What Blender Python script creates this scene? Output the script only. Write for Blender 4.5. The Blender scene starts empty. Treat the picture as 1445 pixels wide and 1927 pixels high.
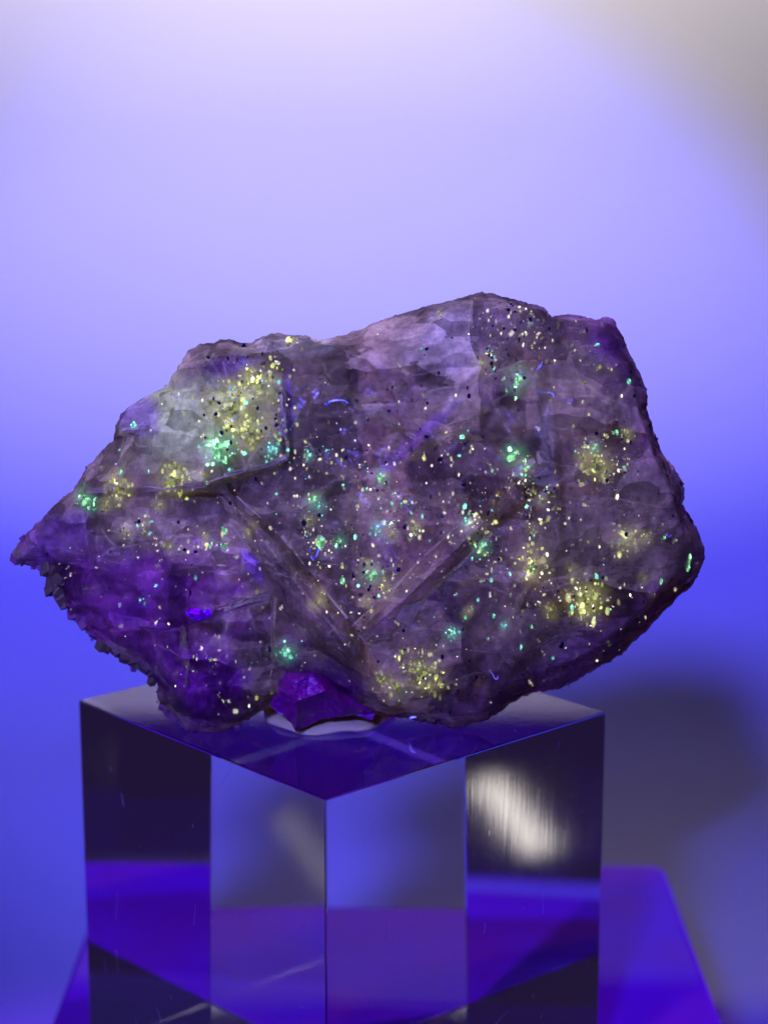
import bpy, bmesh, math, random
import numpy as np
from mathutils import Vector, Matrix, noise
from mathutils.geometry import delaunay_2d_cdt

random.seed(7)
rng = np.random.default_rng(11)
sc = bpy.context.scene
COL = sc.collection

# ------------------------------------------------------------------ camera
F_PX, PW, PH, HORIZON = 3500.0, 1445.0, 1927.0, 251.0
PITCH = math.atan((PH/2 - HORIZON)/F_PX)
BLOCK_H = 0.040
CAM = Vector((0, 0, 0.0583 + BLOCK_H))
cam_d = bpy.data.cameras.new('camera')
cam = bpy.data.objects.new('camera', cam_d); COL.objects.link(cam)
cam.location = CAM
cam.rotation_euler = (math.pi/2 - PITCH, 0, 0)
cam_d.sensor_fit = 'HORIZONTAL'; cam_d.sensor_width = 36
cam_d.lens = F_PX/PW*36
cam_d.clip_start = 0.01; cam_d.clip_end = 20
cam_d.dof.use_dof = True; cam_d.dof.focus_distance = 0.176; cam_d.dof.aperture_fstop = 26
sc.camera = cam

# ------------------------------------------------------------------ light
w = bpy.data.worlds.new('World'); sc.world = w; w.use_nodes = True
bg = w.node_tree.nodes['Background']
bg.inputs[0].default_value = (0.38, 0.20, 1.0, 1); bg.inputs[1].default_value = 0.036

def spot(name, loc, target, power, color, half, blend, radius):
    l = bpy.data.lights.new(name, 'SPOT'); o = bpy.data.objects.new(name, l); COL.objects.link(o)
    l.energy = power; l.color = color; l.spot_size = 2*math.radians(half); l.spot_blend = blend
    l.shadow_soft_size = radius
    o.location = loc
    o.rotation_euler = (Vector(target) - Vector(loc)).to_track_quat('-Z', 'Y').to_euler()
    return o
def aim(loc, az, el, d=1.0):
    a, e = math.radians(az), math.radians(el)
    return (loc[0] + d*math.cos(e)*math.sin(a), loc[1] + d*math.cos(e)*math.cos(a), loc[2] + d*math.sin(e))
TORCH = (-0.078, -0.185, 0.240)
torch = spot('ultraviolet_torch', TORCH, aim(TORCH, 6.0, -19.5), 22, (0.034, 0.034, 1.0), 11.0, 0.22, 0.020)
spill = spot('ultraviolet_torch_spill', TORCH, aim(TORCH, 2.0, -25.25), 12, (0.034, 0.036, 1.0), 17.8, 0.06, 0.020)
fringe = spot('torch_warm_fringe', TORCH, aim(TORCH, 6.25, -19.0), 1.3, (1.0, 0.84, 0.46), 11.3, 0.13, 0.018)
side = spot('slab_violet_fill', (0.36, 0.36, 0.17), (0.0, 0.215, 0.0), 13, (0.16, 0.01, 1.0), 8.5, 0.5, 0.012)  # added violet fill light, brightens the base slab from out of view
rl = bpy.data.lights.new('room_lamp', 'AREA'); room = bpy.data.objects.new('room_lamp', rl); COL.objects.link(room)
rl.shape = 'RECTANGLE'; rl.size = 0.05; rl.size_y = 0.03; rl.energy = 1.7; rl.color = (1.0, 0.91, 0.90); rl.spread = math.radians(102)
room.location = (-0.02, 0.30, 0.40)
room.rotation_euler = Vector((0.0, math.cos(math.radians(20)), -math.sin(math.radians(20)))).to_track_quat('-Z', 'Y').to_euler()
front = spot('stone_fill_spot', (-0.35, -0.35, 0.9), (0.0, 0.18, 0.075), 8.0, (1.0, 0.86, 0.92), 4.2, 0.6, 0.05)  # added narrow fill light, confined to the stone to lift its colour
ld = bpy.data.lights.new('desk_lamp', 'AREA'); lamp = bpy.data.objects.new('desk_lamp', ld); COL.objects.link(lamp)
ld.shape = 'RECTANGLE'; ld.size = 0.034; ld.size_y = 0.010; ld.energy = 0.0012; ld.color = (1.0, 0.93, 0.82)
lamp.location = (-0.48, 0.2285, -0.157)
lq = Vector((1, 0, 0.36)).to_track_quat('-Z', 'Y'); lamp.rotation_euler = (lq.to_matrix() @ Matrix.Rotation(math.radians(-50), 3, 'Z')).to_euler()

sc.view_settings.view_transform = 'Standard'; sc.view_settings.look = 'None'
sc.view_settings.exposure = 0; sc.view_settings.gamma = 1
sc.cycles.use_denoising = True
sc.cycles.max_bounces = 14; sc.cycles.transmission_bounces = 12; sc.cycles.transparent_max_bounces = 24
sc.cycles.caustics_refractive = True; sc.cycles.blur_glossy = 0.6
sc.cycles.sample_clamp_indirect = 6

# ------------------------------------------------------------------ helpers
CP, SP = math.cos(PITCH), math.sin(PITCH)
def at(px, py, Y):
    """point on the upright plane y = Y that stands where the photograph shows (px, py)"""
    x = (px - PW/2)/F_PX; y = -(py - PH/2)/F_PX
    d = (x, CP + y*SP, -SP + y*CP)
    t = Y/d[1]
    return Vector((d[0]*t, Y, CAM.z + d[2]*t))
def at_np(P, Y):
    x = (P[:, 0] - PW/2)/F_PX; y = -(P[:, 1] - PH/2)/F_PX
    dy = CP + y*SP; t = Y/dy
    return np.stack([x*t, Y, CAM.z + (-SP + y*CP)*t], 1)
def mesh_obj(name, verts, faces, mat=None, parent=None, smooth=False):
    me = bpy.data.meshes.new(name); me.from_pydata([tuple(v) for v in verts], [], faces); me.update()
    if smooth: me.polygons.foreach_set('use_smooth', [True]*len(me.polygons))
    return link(name, me, mat, parent)
def link(name, me, mat=None, parent=None):
    o = bpy.data.objects.new(name, me); COL.objects.link(o)
    if mat and not me.materials: me.materials.append(mat)
    if parent: o.parent = parent
    return o
def bm_obj(name, bm, mat=None, parent=None, smooth=False):
    me = bpy.data.meshes.new(name); bm.to_mesh(me); bm.free()
    if smooth: me.polygons.foreach_set('use_smooth', [True]*len(me.polygons))
    return link(name, me, mat, parent)
def empty(name, loc):
    o = bpy.data.objects.new(name, None); COL.objects.link(o); o.location = loc; o.empty_display_size = 0.005
    return o
def tag(o, label=None, cat=None, group=None, kind=None):
    for k, v in (('label', label), ('category', cat), ('group', group), ('kind', kind)):
        if v: o[k] = v
    return o
class N:
    """tiny node-tree builder"""
    def __init__(s, name):
        s.m = bpy.data.materials.new(name); s.m.use_nodes = True; s.t = s.m.node_tree; s.t.nodes.clear()
        s.out = s.t.nodes.new('ShaderNodeOutputMaterial')
    def n(s, typ, props=None, **ins):
        nd = s.t.nodes.new('ShaderNode' + typ)
        for k, v in (props or {}).items(): setattr(nd, k, v)
        for k, v in ins.items():
            k = k.replace('_', ' ')
            sock = nd.inputs[int(k[1:])] if k[0] == 'i' and k[1:].isdigit() else nd.inputs[k]
            if isinstance(v, bpy.types.NodeSocket): s.t.links.new(v, sock)
            else: sock.default_value = v
        return nd
    def surf(s, sock): s.t.links.new(sock, s.out.inputs['Surface']); return s.m
    def coord(s): return s.n('TexCoord').outputs['Object']
    def noise(s, vec, scale, detail=5, rough=0.6, dist=0.0):
        return s.n('TexNoise', Vector=vec, Scale=scale, Detail=detail, Roughness=rough, Distortion=dist).outputs['Fac']
    def ramp(s, fac, stops, interp='LINEAR'):
        r = s.n('ValToRGB', Fac=fac); cr = r.color_ramp; cr.interpolation = interp
        while len(cr.elements) < len(stops): cr.elements.new(0.5)
        for e, (p, c) in zip(cr.elements, stops):
            e.position = p; e.color = (c, c, c, 1) if isinstance(c, (int, float)) else (*c, 1)
        return r.outputs['Color']
    def math(s, op, a, b=0.0):
        return s.n('Math', {'operation': op}, i0=a, i1=b).outputs[0]
    def mixc(s, fac, a, b, blend='MIX'):
        nd = s.n('Mix', {'data_type': 'RGBA', 'blend_type': blend})
        for i, v in ((0, fac), (6, a), (7, b)):
            if isinstance(v, bpy.types.NodeSocket): s.t.links.new(v, nd.inputs[i])
            else: nd.inputs[i].default_value = v
        return nd.outputs[2]
    def stretch(s, vec, scale, rot=(0, 0, 0)):
        return s.n('Mapping', Vector=vec, Scale=scale, Rotation=rot).outputs[0]

# ------------------------------------------------------------------ materials
def mat_backdrop():
    k = N('matte_paper'); c = k.coord()
    nz = k.noise(c, 9, 4)
    col = k.mixc(nz, (0.53, 0.53, 0.53, 1), (0.58, 0.58, 0.58, 1))
    b = k.n('Bump', Strength=0.08, Distance=0.0004, Height=k.noise(c, 900, 3)).outputs[0]
    return k.surf(k.n('BsdfPrincipled', Base_Color=col, Roughness=0.8, Normal=b).outputs[0])
def mat_acrylic(rough_face=False):
    k = N('sawn_acrylic' if rough_face else 'clear_acrylic'); c = k.coord()
    if rough_face:
        st = k.noise(k.stretch(c, (1, 1, 0.09)), 1500, 4, 0.7)
        fl = k.noise(k.stretch(c, (1, 1, 0.22)), 420, 5, 0.7)
        h = k.math('ADD', k.math('MULTIPLY', st, 0.35), k.math('MULTIPLY', fl, 1.5))
        nrm = k.n('Bump', Strength=0.009, Distance=0.00012, Height=h).outputs[0]
        r = k.math('ADD', k.math('MULTIPLY', fl, 0.05), 0.022)
    else:
        sm = k.noise(c, 120, 4); sc_ = k.noise(k.stretch(c, (1, 1, 0.05), (0.3, 0.2, 0)), 2600, 2)
        nrm = k.n('Bump', Strength=0.02, Distance=0.0001, Height=sc_).outputs[0]
        r = k.ramp(sm, [(0.4, 0.0), (0.8, 0.035)])
    g = k.n('BsdfPrincipled', Base_Color=(0.975, 0.97, 0.985, 1), Roughness=r, IOR=1.49, Normal=nrm, Transmission_Weight=1.0)
    return k.surf(g.outputs[0])
def mat_base():
    k = N('violet_acrylic'); c = k.coord()
    cl = k.noise(c, 60, 4)
    col = k.mixc(k.ramp(cl, [(0.35, 0), (0.7, 1)]), (0.30, 0.030, 0.34, 1), (0.24, 0.03, 0.46, 1))
    d = k.n('BsdfDiffuse', Color=col).outputs[0]
    g = k.n('BsdfPrincipled', Base_Color=(0.55, 0.25, 0.95, 1), Roughness=0.03, IOR=1.49, Transmission_Weight=1.0).outputs[0]
    return k.surf(k.n('MixShader', Fac=0.22, i1=d, i2=g).outputs[0])
def mat_putty():
    k = N('white_putty'); c = k.coord()
    nz = k.noise(c, 700, 5)
    col = k.mixc(nz, (0.62, 0.54, 0.09, 1), (0.74, 0.66, 0.13, 1))
    b = k.n('Bump', Strength=0.5, Distance=0.0003, Height=k.noise(c, 500, 5)).outputs[0]
    return k.surf(k.n('BsdfPrincipled', Base_Color=col, Roughness=0.75, Normal=b).outputs[0])
def mat_shell():
    """clear to milky outer quartz: body colour comes from the stone's zoning plus some painted light (vertex colour)"""
    k = N('milky_crystal'); c = k.coord()
    at_ = k.n('VertexColor', {'layer_name': 'zone'}); zc, clear = at_.outputs['Color'], at_.outputs['Alpha']
    big = k.noise(k.stretch(c, (1.6, 1, 0.7), (0, 0.65, 0)), 90, 6, 0.65, 0.6)
    fine = k.noise(c, 1100, 5, 0.7)
    warp = k.n('VectorMath', {'operation': 'ADD'}, i0=c, i1=k.n('VectorMath', {'operation': 'SCALE'}, i0=k.n('TexNoise', Vector=c, Scale=300.0, Detail=3.0).outputs['Color'], Scale=0.0006).outputs[0]).outputs[0]
    def cells(scale, st, rt, metric='MANHATTAN'):
        v = k.n('TexVoronoi', {'feature': 'F1', 'distance': metric}, Vector=k.stretch(warp, st, rt), Scale=scale)
        return k.n('SeparateColor', Color=v.outputs['Color']).outputs
    c1 = cells(150, (1.0, 0.7, 0.42), (0, 0.72, 0)); c2 = cells(520, (0.55, 0.8, 1.2), (0, -0.85, 0)); c3 = cells(210, (0.5, 0.7, 1.5), (0, 1.35, 0), 'CHEBYCHEV')
    col = k.mixc(1.0, zc, k.ramp(big, [(0.30, 0.45), (0.5, 0.95), (0.70, 1.55)]), 'MULTIPLY')
    col = k.mixc(0.9, col, k.ramp(c1[0], [(0.0, 0.55), (1.0, 1.45)]), 'MULTIPLY')
    col = k.mixc(0.7, col, k.ramp(c2[0], [(0.0, 0.40), (1.0, 1.7)]), 'MULTIPLY')
    col = k.mixc(0.7, col, k.ramp(fine, [(0.3, 0.40), (0.7, 1.6)]), 'MULTIPLY')
    de = k.n('TexVoronoi', {'feature': 'DISTANCE_TO_EDGE'}, Vector=k.stretch(warp, (1.0, 0.8, 0.35), (0, 0.75, 0)), Scale=85.0).outputs['Distance']
    de2 = k.n('TexVoronoi', {'feature': 'DISTANCE_TO_EDGE'}, Vector=k.stretch(warp, (0.45, 0.8, 1.1), (0, 0.85, 0)), Scale=120.0).outputs['Distance']
    gate = k.ramp(k.noise(c, 260, 3), [(0.47, 0.0), (0.6, 1.0)])
    hair = k.math('MULTIPLY', k.math('MAXIMUM', k.ramp(de, [(0.0, 1.0), (0.022, 0.0)]), k.ramp(de2, [(0.0, 0.8), (0.018, 0.0)])), gate)
    col = k.mixc(k.math('MULTIPLY', hair, 0.32), col, (0.85, 0.68, 0.14, 1))
    veil = k.noise(k.stretch(c, (0.5, 1, 2.6), (0, -0.75, 0)), 240, 5, 0.7, 1.0)
    op = k.math('ADD', k.ramp(c3[0], [(0.1, 0.03), (0.9, 0.50)]), k.ramp(veil, [(0.54, 0.0), (0.72, 0.30)]))
    op = k.math('ADD', op, k.ramp(c1[1], [(0.3, 0.0), (1.0, 0.28)]))
    op = k.math('ADD', op, k.math('MULTIPLY', hair, 0.4))
    op = k.math('MULTIPLY', op, clear)
    bump1 = k.n('Bump', Strength=0.14, Distance=0.0004, Height=k.noise(k.stretch(c, (1, 1, 0.35), (0, 0.5, 0)), 420, 5, 0.65)).outputs[0]
    bump = k.n('Bump', Strength=0.22, Distance=0.00015, Height=fine, Normal=bump1).outputs[0]
    d = k.n('BsdfDiffuse', Color=col, Normal=bump).outputs[0]
    tl = k.n('BsdfTranslucent', Color=col, Normal=bump).outputs[0]
    d = k.n('MixShader', Fac=0.25, i1=d, i2=tl).outputs[0]
    tr = k.n('BsdfTransparent', Color=(0.93, 0.90, 0.94, 1)).outputs[0]
    rf = k.n('BsdfRefraction', Color=(0.95, 0.92, 0.96, 1), Roughness=k.ramp(k.noise(c, 160, 3), [(0.35, 0.03), (0.65, 0.22)]), IOR=1.30, Normal=bump).outputs[0]
    tr = k.n('MixShader', Fac=0.55, i1=tr, i2=rf).outputs[0]
    body = k.n('MixShader', Fac=op, i1=tr, i2=d).outputs[0]
    gr = k.ramp(k.noise(c, 200, 4), [(0.35, 0.14), (0.65, 0.36)])
    gl = k.n('BsdfGlossy', Color=(1, 0.92, 0.5, 1), Roughness=gr).outputs[0]
    fr = k.math('MULTIPLY', k.n('Fresnel', IOR=1.46).outputs[0], 0.10)
    return k.surf(k.n('MixShader', Fac=fr, i1=body, i2=gl).outputs[0])
def mat_core():
    k = N('cloudy_crystal'); c = k.coord()
    at_ = k.n('VertexColor', {'layer_name': 'zone'}); zc = at_.outputs['Color']
    big = k.noise(k.stretch(c, (1.5, 1, 0.6), (0, 0.7, 0)), 130, 6, 0.7, 1.2)
    col = k.mixc(1.0, zc, k.ramp(big, [(0.3, 0.25), (0.55, 0.9), (0.75, 1.7)]), 'MULTIPLY')
    v2 = k.noise(k.stretch(c, (0.8, 1, 2.0), (0, 0.75, 0)), 75, 5, 0.65, 1.5)
    col = k.mixc(k.ramp(v2, [(0.56, 0), (0.66, 0.75)]), col, (0.20, 0.02, 0.085, 1))
    col = k.mixc(k.ramp(v2, [(0.30, 0.8), (0.42, 0)]), col, (0.50, 0.45, 0.05, 1))
    fine = k.noise(c, 1500, 4, 0.7)
    col = k.mixc(0.8, col, k.ramp(fine, [(0.35, 0.4), (0.7, 1.5)]), 'MULTIPLY')
    vc = k.n('SeparateColor', Color=k.n('TexVoronoi', {'distance': 'MANHATTAN'}, Vector=k.stretch(c, (1.1, 0.6, 0.4), (0, 0.75, 0)), Scale=230.0).outputs['Color']).outputs[0]
    col = k.mixc(0.9, col, k.ramp(vc, [(0.0, 0.25), (1.0, 1.9)]), 'MULTIPLY')
    b = k.n('Bump', Strength=0.25, Distance=0.0006, Height=big).outputs[0]
    return k.surf(k.n('BsdfPrincipled', Base_Color=col, Roughness=0.5, Normal=b, Specular_IOR_Level=0.05).outputs[0])
def mat_glow(name, col, strength, col2=None):
    k = N(name); c = k.coord()
    nz = k.ramp(k.noise(c, 2200, 3, 0.7), [(0.3, 0.35), (0.7, 1.3)])
    var = k.n('TexWhiteNoise', {'noise_dimensions': '3D'}, Vector=k.n('VectorMath', {'operation': 'SNAP'}, i0=c, i1=(0.0006, 0.0006, 0.0006)).outputs[0]).outputs
    st = k.math('MULTIPLY', nz, k.math('MULTIPLY', k.ramp(var['Value'], [(0.0, 0.12), (0.55, 0.6), (0.9, 1.3), (1.0, 2.2)]), strength))
    cc = k.mixc(k.noise(c, 900, 2), (*col, 1), (*(col2 or col), 1))
    e = k.n('Emission', Color=cc, Strength=st).outputs[0]
    g = k.n('BsdfGlossy', Roughness=0.2).outputs[0]
    return k.surf(k.n('MixShader', Fac=0.06, i1=e, i2=g).outputs[0])
def mat_simple(name, a, b_, rough, scale=600, bump=0.4, spec=0.3):
    k = N(name); c = k.coord(); nz = k.noise(c, scale, 5, 0.65)
    col = k.mixc(nz, (*a, 1), (*b_, 1))
    b = k.n('Bump', Strength=bump, Distance=0.0002, Height=nz).outputs[0]
    return k.surf(k.n('BsdfPrincipled', Base_Color=col, Roughness=rough, Normal=b, Specular_IOR_Level=spec).outputs[0])

M = dict(paper=mat_backdrop(), acrylic=mat_acrylic(), sawn=mat_acrylic(True), base=mat_base(), putty=mat_putty(),
         shell=mat_shell(), core=mat_core(),
         cream=mat_glow('cream_fluorescence', (1.0, 0.90, 0.78), 1.7, (0.85, 0.9, 0.6)),
         yellow=mat_glow('yellow_fluorescence', (0.82, 0.80, 0.30), 1.25, (0.55, 0.68, 0.22)),
         green=mat_glow('green_fluorescence', (0.20, 0.95, 0.50), 2.8, (0.45, 0.95, 0.45)),
         cyan=mat_glow('cyan_fluorescence', (0.20, 0.85, 0.75), 2.8, (0.25, 0.95, 0.60)),
         amber=mat_glow('amber_fluorescence', (0.70, 0.36, 0.12), 0.5),
         lint=mat_glow('violet_blue_fluorescence', (0.12, 0.12, 1.0), 3.0),
         violetglow=mat_glow('violet_fluorescence', (0.10, 0.0, 1.0), 1.3),
         black=mat_simple('black_mineral', (0.006, 0.004, 0.006), (0.02, 0.012, 0.02), 0.6, spec=0.03),
         crust=mat_simple('brown_crust', (0.05, 0.03, 0.008), (0.13, 0.085, 0.02), 0.6),
         violet=mat_simple('violet_crystal', (0.13, 0.004, 0.045), (0.30, 0.012, 0.13), 0.35),
         knob=mat_simple('purple_crust', (0.10, 0.03, 0.03), (0.22, 0.08, 0.07), 0.35),
         scratch=mat_simple('scratched_acrylic', (0.25, 0.25, 0.22), (0.45, 0.45, 0.4), 0.8))

# ------------------------------------------------------------------ setting: paper sweep
BASE_T = 0.030
def build_backdrop():
    z0, yb, r, top = -BASE_T, 0.50, 0.13, 0.141
    prof = [(0.06, z0), (0.2, z0)]
    for i in range(25):
        a = math.pi/2*i/24
        prof.append((yb - r + r*math.sin(a), z0 + r - r*math.cos(a)))
    prof.append((yb, top))
    xs = [-0.113 + i*0.226/14 for i in range(15)]
    V, Fc = [], []
    for (y, z) in prof:
        for x in xs: V.append((x, y, z))
    n = len(xs)
    for j in range(len(prof)-1):
        for i in range(n-1): Fc.append((j*n+i, j*n+i+1, (j+1)*n+i+1, (j+1)*n+i))
    o = mesh_obj('backdrop_paper', V, Fc, M['paper'], smooth=True)
    return tag(o, kind='structure')
build_backdrop()

# ------------------------------------------------------------------ base slab and block
def slab():
    x0, x1, y0, y1 = -0.0376, 0.0383, 0.130, 0.2408
    bm = bmesh.new()
    bmesh.ops.create_cube(bm, size=1)
    for v in bm.verts:
        v.co = Vector(((x0+x1)/2 + v.co.x*(x1-x0), (y0+y1)/2 + v.co.y*(y1-y0), -BASE_T/2 + v.co.z*(BASE_T-0.0004)))
    vert = [e for e in bm.edges if abs(e.verts[0].co.z - e.verts[1].co.z) > 0.01]
    bmesh.ops.bevel(bm, geom=vert, offset=0.0022, segments=5, affect='EDGES', profile=0.5)
    hor = [e for e in bm.edges if len(e.link_faces) == 2 and abs(e.link_faces[0].normal.z - e.link_faces[1].normal.z) > 0.5]
    bmesh.ops.bevel(bm, geom=hor, offset=0.0008, segments=3, affect='EDGES', profile=0.5)
    o = bm_obj('base_slab', bm, M['base'])
    return tag(o, 'wide violet acrylic slab lying flat under the clear block', 'slab')
slab()

Fc_, Lc_, Rc_ = Vector((-.00524, .1576, 0)), Vector((-.03204, .1873, 0)), Vector((.02281, .18328, 0))
Bc_ = Lc_ + Rc_ - Fc_
def block():
    root = empty('display_block', (0, 0, 0)); 
    ctr = (Fc_+Bc_)/2; root.location = ctr
    bm = bmesh.new()
    z0, z1 = 0.0002, BLOCK_H
    lo = [bm.verts.new((p.x-ctr.x, p.y-ctr.y, z0)) for p in (Fc_, Rc_, Bc_, Lc_)]
    hi = [bm.verts.new((p.x-ctr.x, p.y-ctr.y, z1)) for p in (Fc_, Rc_, Bc_, Lc_)]
    bm.faces.new(lo[::-1]); bm.faces.new(hi)
    for i in range(4):
        j = (i+1) % 4
        f = bm.faces.new((lo[i], lo[j], hi[j], hi[i]))
        if i == 1: f.material_index = 1
    bmesh.ops.recalc_face_normals(bm, faces=bm.faces)
    bmesh.ops.bevel(bm, geom=bm.edges[:], offset=0.00016, segments=2, affect='EDGES', profile=0.5, material=0)
    o = bm_obj('block_body', bm, M['acrylic'], root); o.data.materials.append(M['sawn'])
    # fine scratches on the two front faces
    V, Q = [], []
    for face in range(2):
        a, b = (Lc_, Fc_) if face == 0 else (Fc_, Rc_)
        t = (b-a).normalized(); nrm = Vector((t.y, -t.x, 0)); Ln = (b-a).length
        for _ in range(20):
            u, z = random.uniform(.02, .98)*Ln, random.uniform(.1, .97)*BLOCK_H
            ang = random.gauss(math.pi/2, .5) if random.random() < .7 else random.uniform(0, 3.1)
            ln = random.choice([.0003, .0005, .0008, .0014])*random.uniform(.6, 1.2); wd = random.uniform(.000008, .000018)
            p = a + t*u + Vector((0, 0, z)) + nrm*0.000012 - Vector((ctr.x, ctr.y, 0))
            d = t*math.cos(ang) + Vector((0, 0, math.sin(ang))); s = t*math.sin(ang) - Vector((0, 0, math.cos(ang)))
            k = len(V)
            for e, sgn in ((-1, -1), (1, -1), (1, 1), (-1, 1)):
                for dep in (0, 1): V.append(p + d*ln*e + s*wd*sgn*(1-.6*(e > 0)) - nrm*0.00002*dep)
            Q += [(k, k+2, k+4, k+6), (k+1, k+7, k+5, k+3), (k, k+1, k+3, k+2), (k+2, k+3, k+5, k+4), (k+4, k+5, k+7, k+6), (k+6, k+7, k+1, k)]
    s = mesh_obj('scratches', V, Q, M['scratch'], root); s['kind'] = 'stuff'
    V, Q = [], []
    for _ in range(150):
        if random.random() < .5:
            u, v = random.uniform(.02, .98), random.uniform(.02, .98); p = Fc_ + (Lc_-Fc_)*u + (Rc_-Fc_)*v + Vector((0, 0, BLOCK_H))
        else:
            a, b = random.choice(((Lc_, Fc_), (Fc_, Rc_))); p = a + (b-a)*random.uniform(.02, .98) + Vector((0, 0, random.uniform(.05, .98)*BLOCK_H))
        q = random.uniform(.00001, .00004); k = len(V); p = p - ctr
        V += [p+Vector(d)*q for d in ((1, 0, 0), (-1, 0, 0), (0, 1, 0), (0, -1, 0), (0, 0, 1), (0, 0, -1))]
        Q += [(k+a, k+b, k+c) for a, b, c in ((0, 2, 4), (2, 1, 4), (1, 3, 4), (3, 0, 4), (2, 0, 5), (1, 2, 5), (3, 1, 5), (0, 3, 5))]
    d_ = mesh_obj('dust', V, Q, M['scratch'], root); d_['kind'] = 'stuff'
    return tag(root, 'clear polished acrylic block with one corner to the front, carrying the stone', 'display block')
block()

# ------------------------------------------------------------------ the stone
Y0 = 0.1772
OUT = [(24,1040),(30,1028),(50,1005),(80,975),(105,948),(135,925),(150,902),(165,877),(190,850),(205,835),(213,828),(216,800),(228,778),(250,760),(290,738),(316,725),
 (325,705),(345,675),(358,657),(375,648),(400,646),(415,640),(430,638),(450,645),(470,645),(488,636),(502,631),(510,627),(525,628),(545,630),(575,631),(590,636),(602,640),
 (630,634),(650,630),(660,624),(682,620),(695,612),(730,598),(770,585),(820,572),(860,562),(880,556),(905,550),(930,553),(970,563),(1010,574),(1022,578),(1032,588),(1040,596),
 (1060,592),(1085,592),(1115,600),(1128,602),(1135,597),(1145,596),(1157,603),(1160,615),(1170,628),(1180,655),(1195,682),(1208,712),(1217,735),(1218,770),(1230,810),(1240,840),
 (1246,855),(1265,875),(1280,900),(1289,925),(1288,940),(1285,950),(1300,975),(1315,1005),(1326,1032),(1325,1055),(1310,1090),(1300,1105),(1270,1130),(1240,1160),(1215,1190),
 (1190,1210),(1170,1232),(1120,1260),(1090,1280),(1050,1297),(1010,1302),(985,1312),(960,1325),(940,1340),(915,1355),(880,1365),(850,1370),(820,1362),(790,1358),(765,1350),
 (740,1352),(700,1344),(640,1330),(560,1326),(510,1326),(495,1337),(470,1352),(430,1372),(405,1380),(385,1380),(365,1372),(345,1368),(335,1355),(315,1340),(300,1322),(297,1290),
 (280,1275),(260,1258),(240,1250),(215,1235),(190,1212),(180,1205),(160,1188),(157,1162),(130,1158),(122,1140),(116,1118),(104,1090),(88,1066),(60,1066),(40,1064),(28,1056)]
# relief: chains of (px, py, mm towards the viewer); neighbours in a chain are joined by a crisp edge
CH = [
 # upper-left slab: lower rim and right rim, each a step
 [(160,925,3.2),(230,916,5.4),(310,920,7.0),(384,908,8.2),(460,885,8.6),(540,862,8.2),(536,800,7.8),(530,740,7.0),(516,694,5.2)],
 [(156,936,2.6),(228,932,4.5),(310,936,6.0),(392,924,7.0),(464,901,7.4),(553,876,7.2),(551,800,6.6),(545,740,6.0),(532,688,4.6)],
 [(340,690,3.0),(400,668,3.2),(470,676,3.6),(516,680,4.2)],
 [(230,812,3.2),(268,818,4.2),(300,806,4.6),(328,790,4.6),(330,740,3.6)],
 # small top ledge
 [(466,688,3.6),(560,668,4.4),(622,652,3.4)], [(502,634,1.6),(508,668,3.4)],
 # first rod: left rim, crest, right rim
 [(402,934,5.0),(470,1040,6.4),(520,1112,6.8),(580,1190,6.4),(690,1318,2.6)],
 [(424,930,6.4),(500,1022,9.8),(585,1130,10.2),(655,1215,9.2),(735,1330,3.4)],
 [(446,934,5.6),(530,1012,6.6),(610,1108,7.0),(690,1212,6.2),(760,1326,2.4)],
 # second rod
 [(664,1180,6.8),(740,1105,7.2),(868,985,7.2),(960,905,7.0),(1004,862,6.8)],
 [(684,1192,7.6),(760,1128,8.8),(892,1000,8.9),(985,915,8.3),(1020,880,7.9)],
 [(738,1198,6.0),(800,1130,6.9),(925,1005,7.2),(1030,915,6.8)],
 # stepped vertical cleavage edge on the right
 [(1006,690,6.0),(1010,760,7.4),(1024,830,8.0),(1036,872,7.9)],
 [(1042,925,8.0),(1046,980,8.2),(1054,1035,7.8),(1012,1085,7.4)],
 [(1030,688,5.0),(1034,760,6.2),(1046,830,6.8),(1062,900,6.8),(1066,980,7.0),(1074,1040,7.0)],
 # top right pane
 [(690,625,1.2),(692,676,3.6),(716,700,4.6),(760,700,5.2),(784,738,5.9),(860,728,6.0),(910,690,5.2),(1000,655,3.8),(1036,612,1.6)],
 [(692,690,3.1),(712,716,4.2),(756,716,4.9),(780,756,5.7),(866,744,5.9),(915,706,5.1),(1008,668,3.8)],
 # right rim bevel
 [(1180,690,2.6),(1200,770,3.6),(1230,860,3.8),(1262,930,3.6),(1290,1020,3.0),(1262,1085,3.4),(1180,1170,4.4),(1090,1238,4.4),(1000,1268,3.8),(900,1310,2.8),(820,1322,2.2)],
 # lower-left lobe
 [(300,1172,4.6),(400,1146,5.6),(508,1112,6.2)], [(300,1190,3.8),(400,1164,4.8),(506,1128,5.4)],
 [(516,1140,5.8),(514,1220,5.0),(508,1300,3.0)],
 [(110,1010,2.0),(190,1060,3.6),(300,1090,4.6),(420,1080,5.0)],
 [(180,1140,2.0),(230,1190,2.6),(300,1230,3.2),(340,1310,2.6),(400,1345,2.0)],
 [(380,1220,5.0),(400,1290,4.0)],
 # dark middle
 [(600,720,5.0),(680,770,6.2),(760,830,6.6)], [(590,850,6.4),(700,880,7.0),(800,860,7.0),(900,800,6.8)],
 [(640,960,7.0),(760,980,7.4),(840,930,7.2)], [(640,1080,6.8),(720,1060,7.2)],
 [(880,1100,7.0),(960,1060,7.2)], [(820,1230,5.2),(930,1200,6.0),(1030,1160,6.4)],
 [(1130,780,5.6),(1150,900,6.4),(1150,1020,6.4),(1120,1110,6.0)], [(1080,680,3.6),(1130,660,2.4)], [(790,640,2.6),(900,610,1.8),(970,620,2.2)],
 [(820,680,4.6),(940,660,3.8)],
]
OUTA = np.array(OUT, float)
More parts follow.
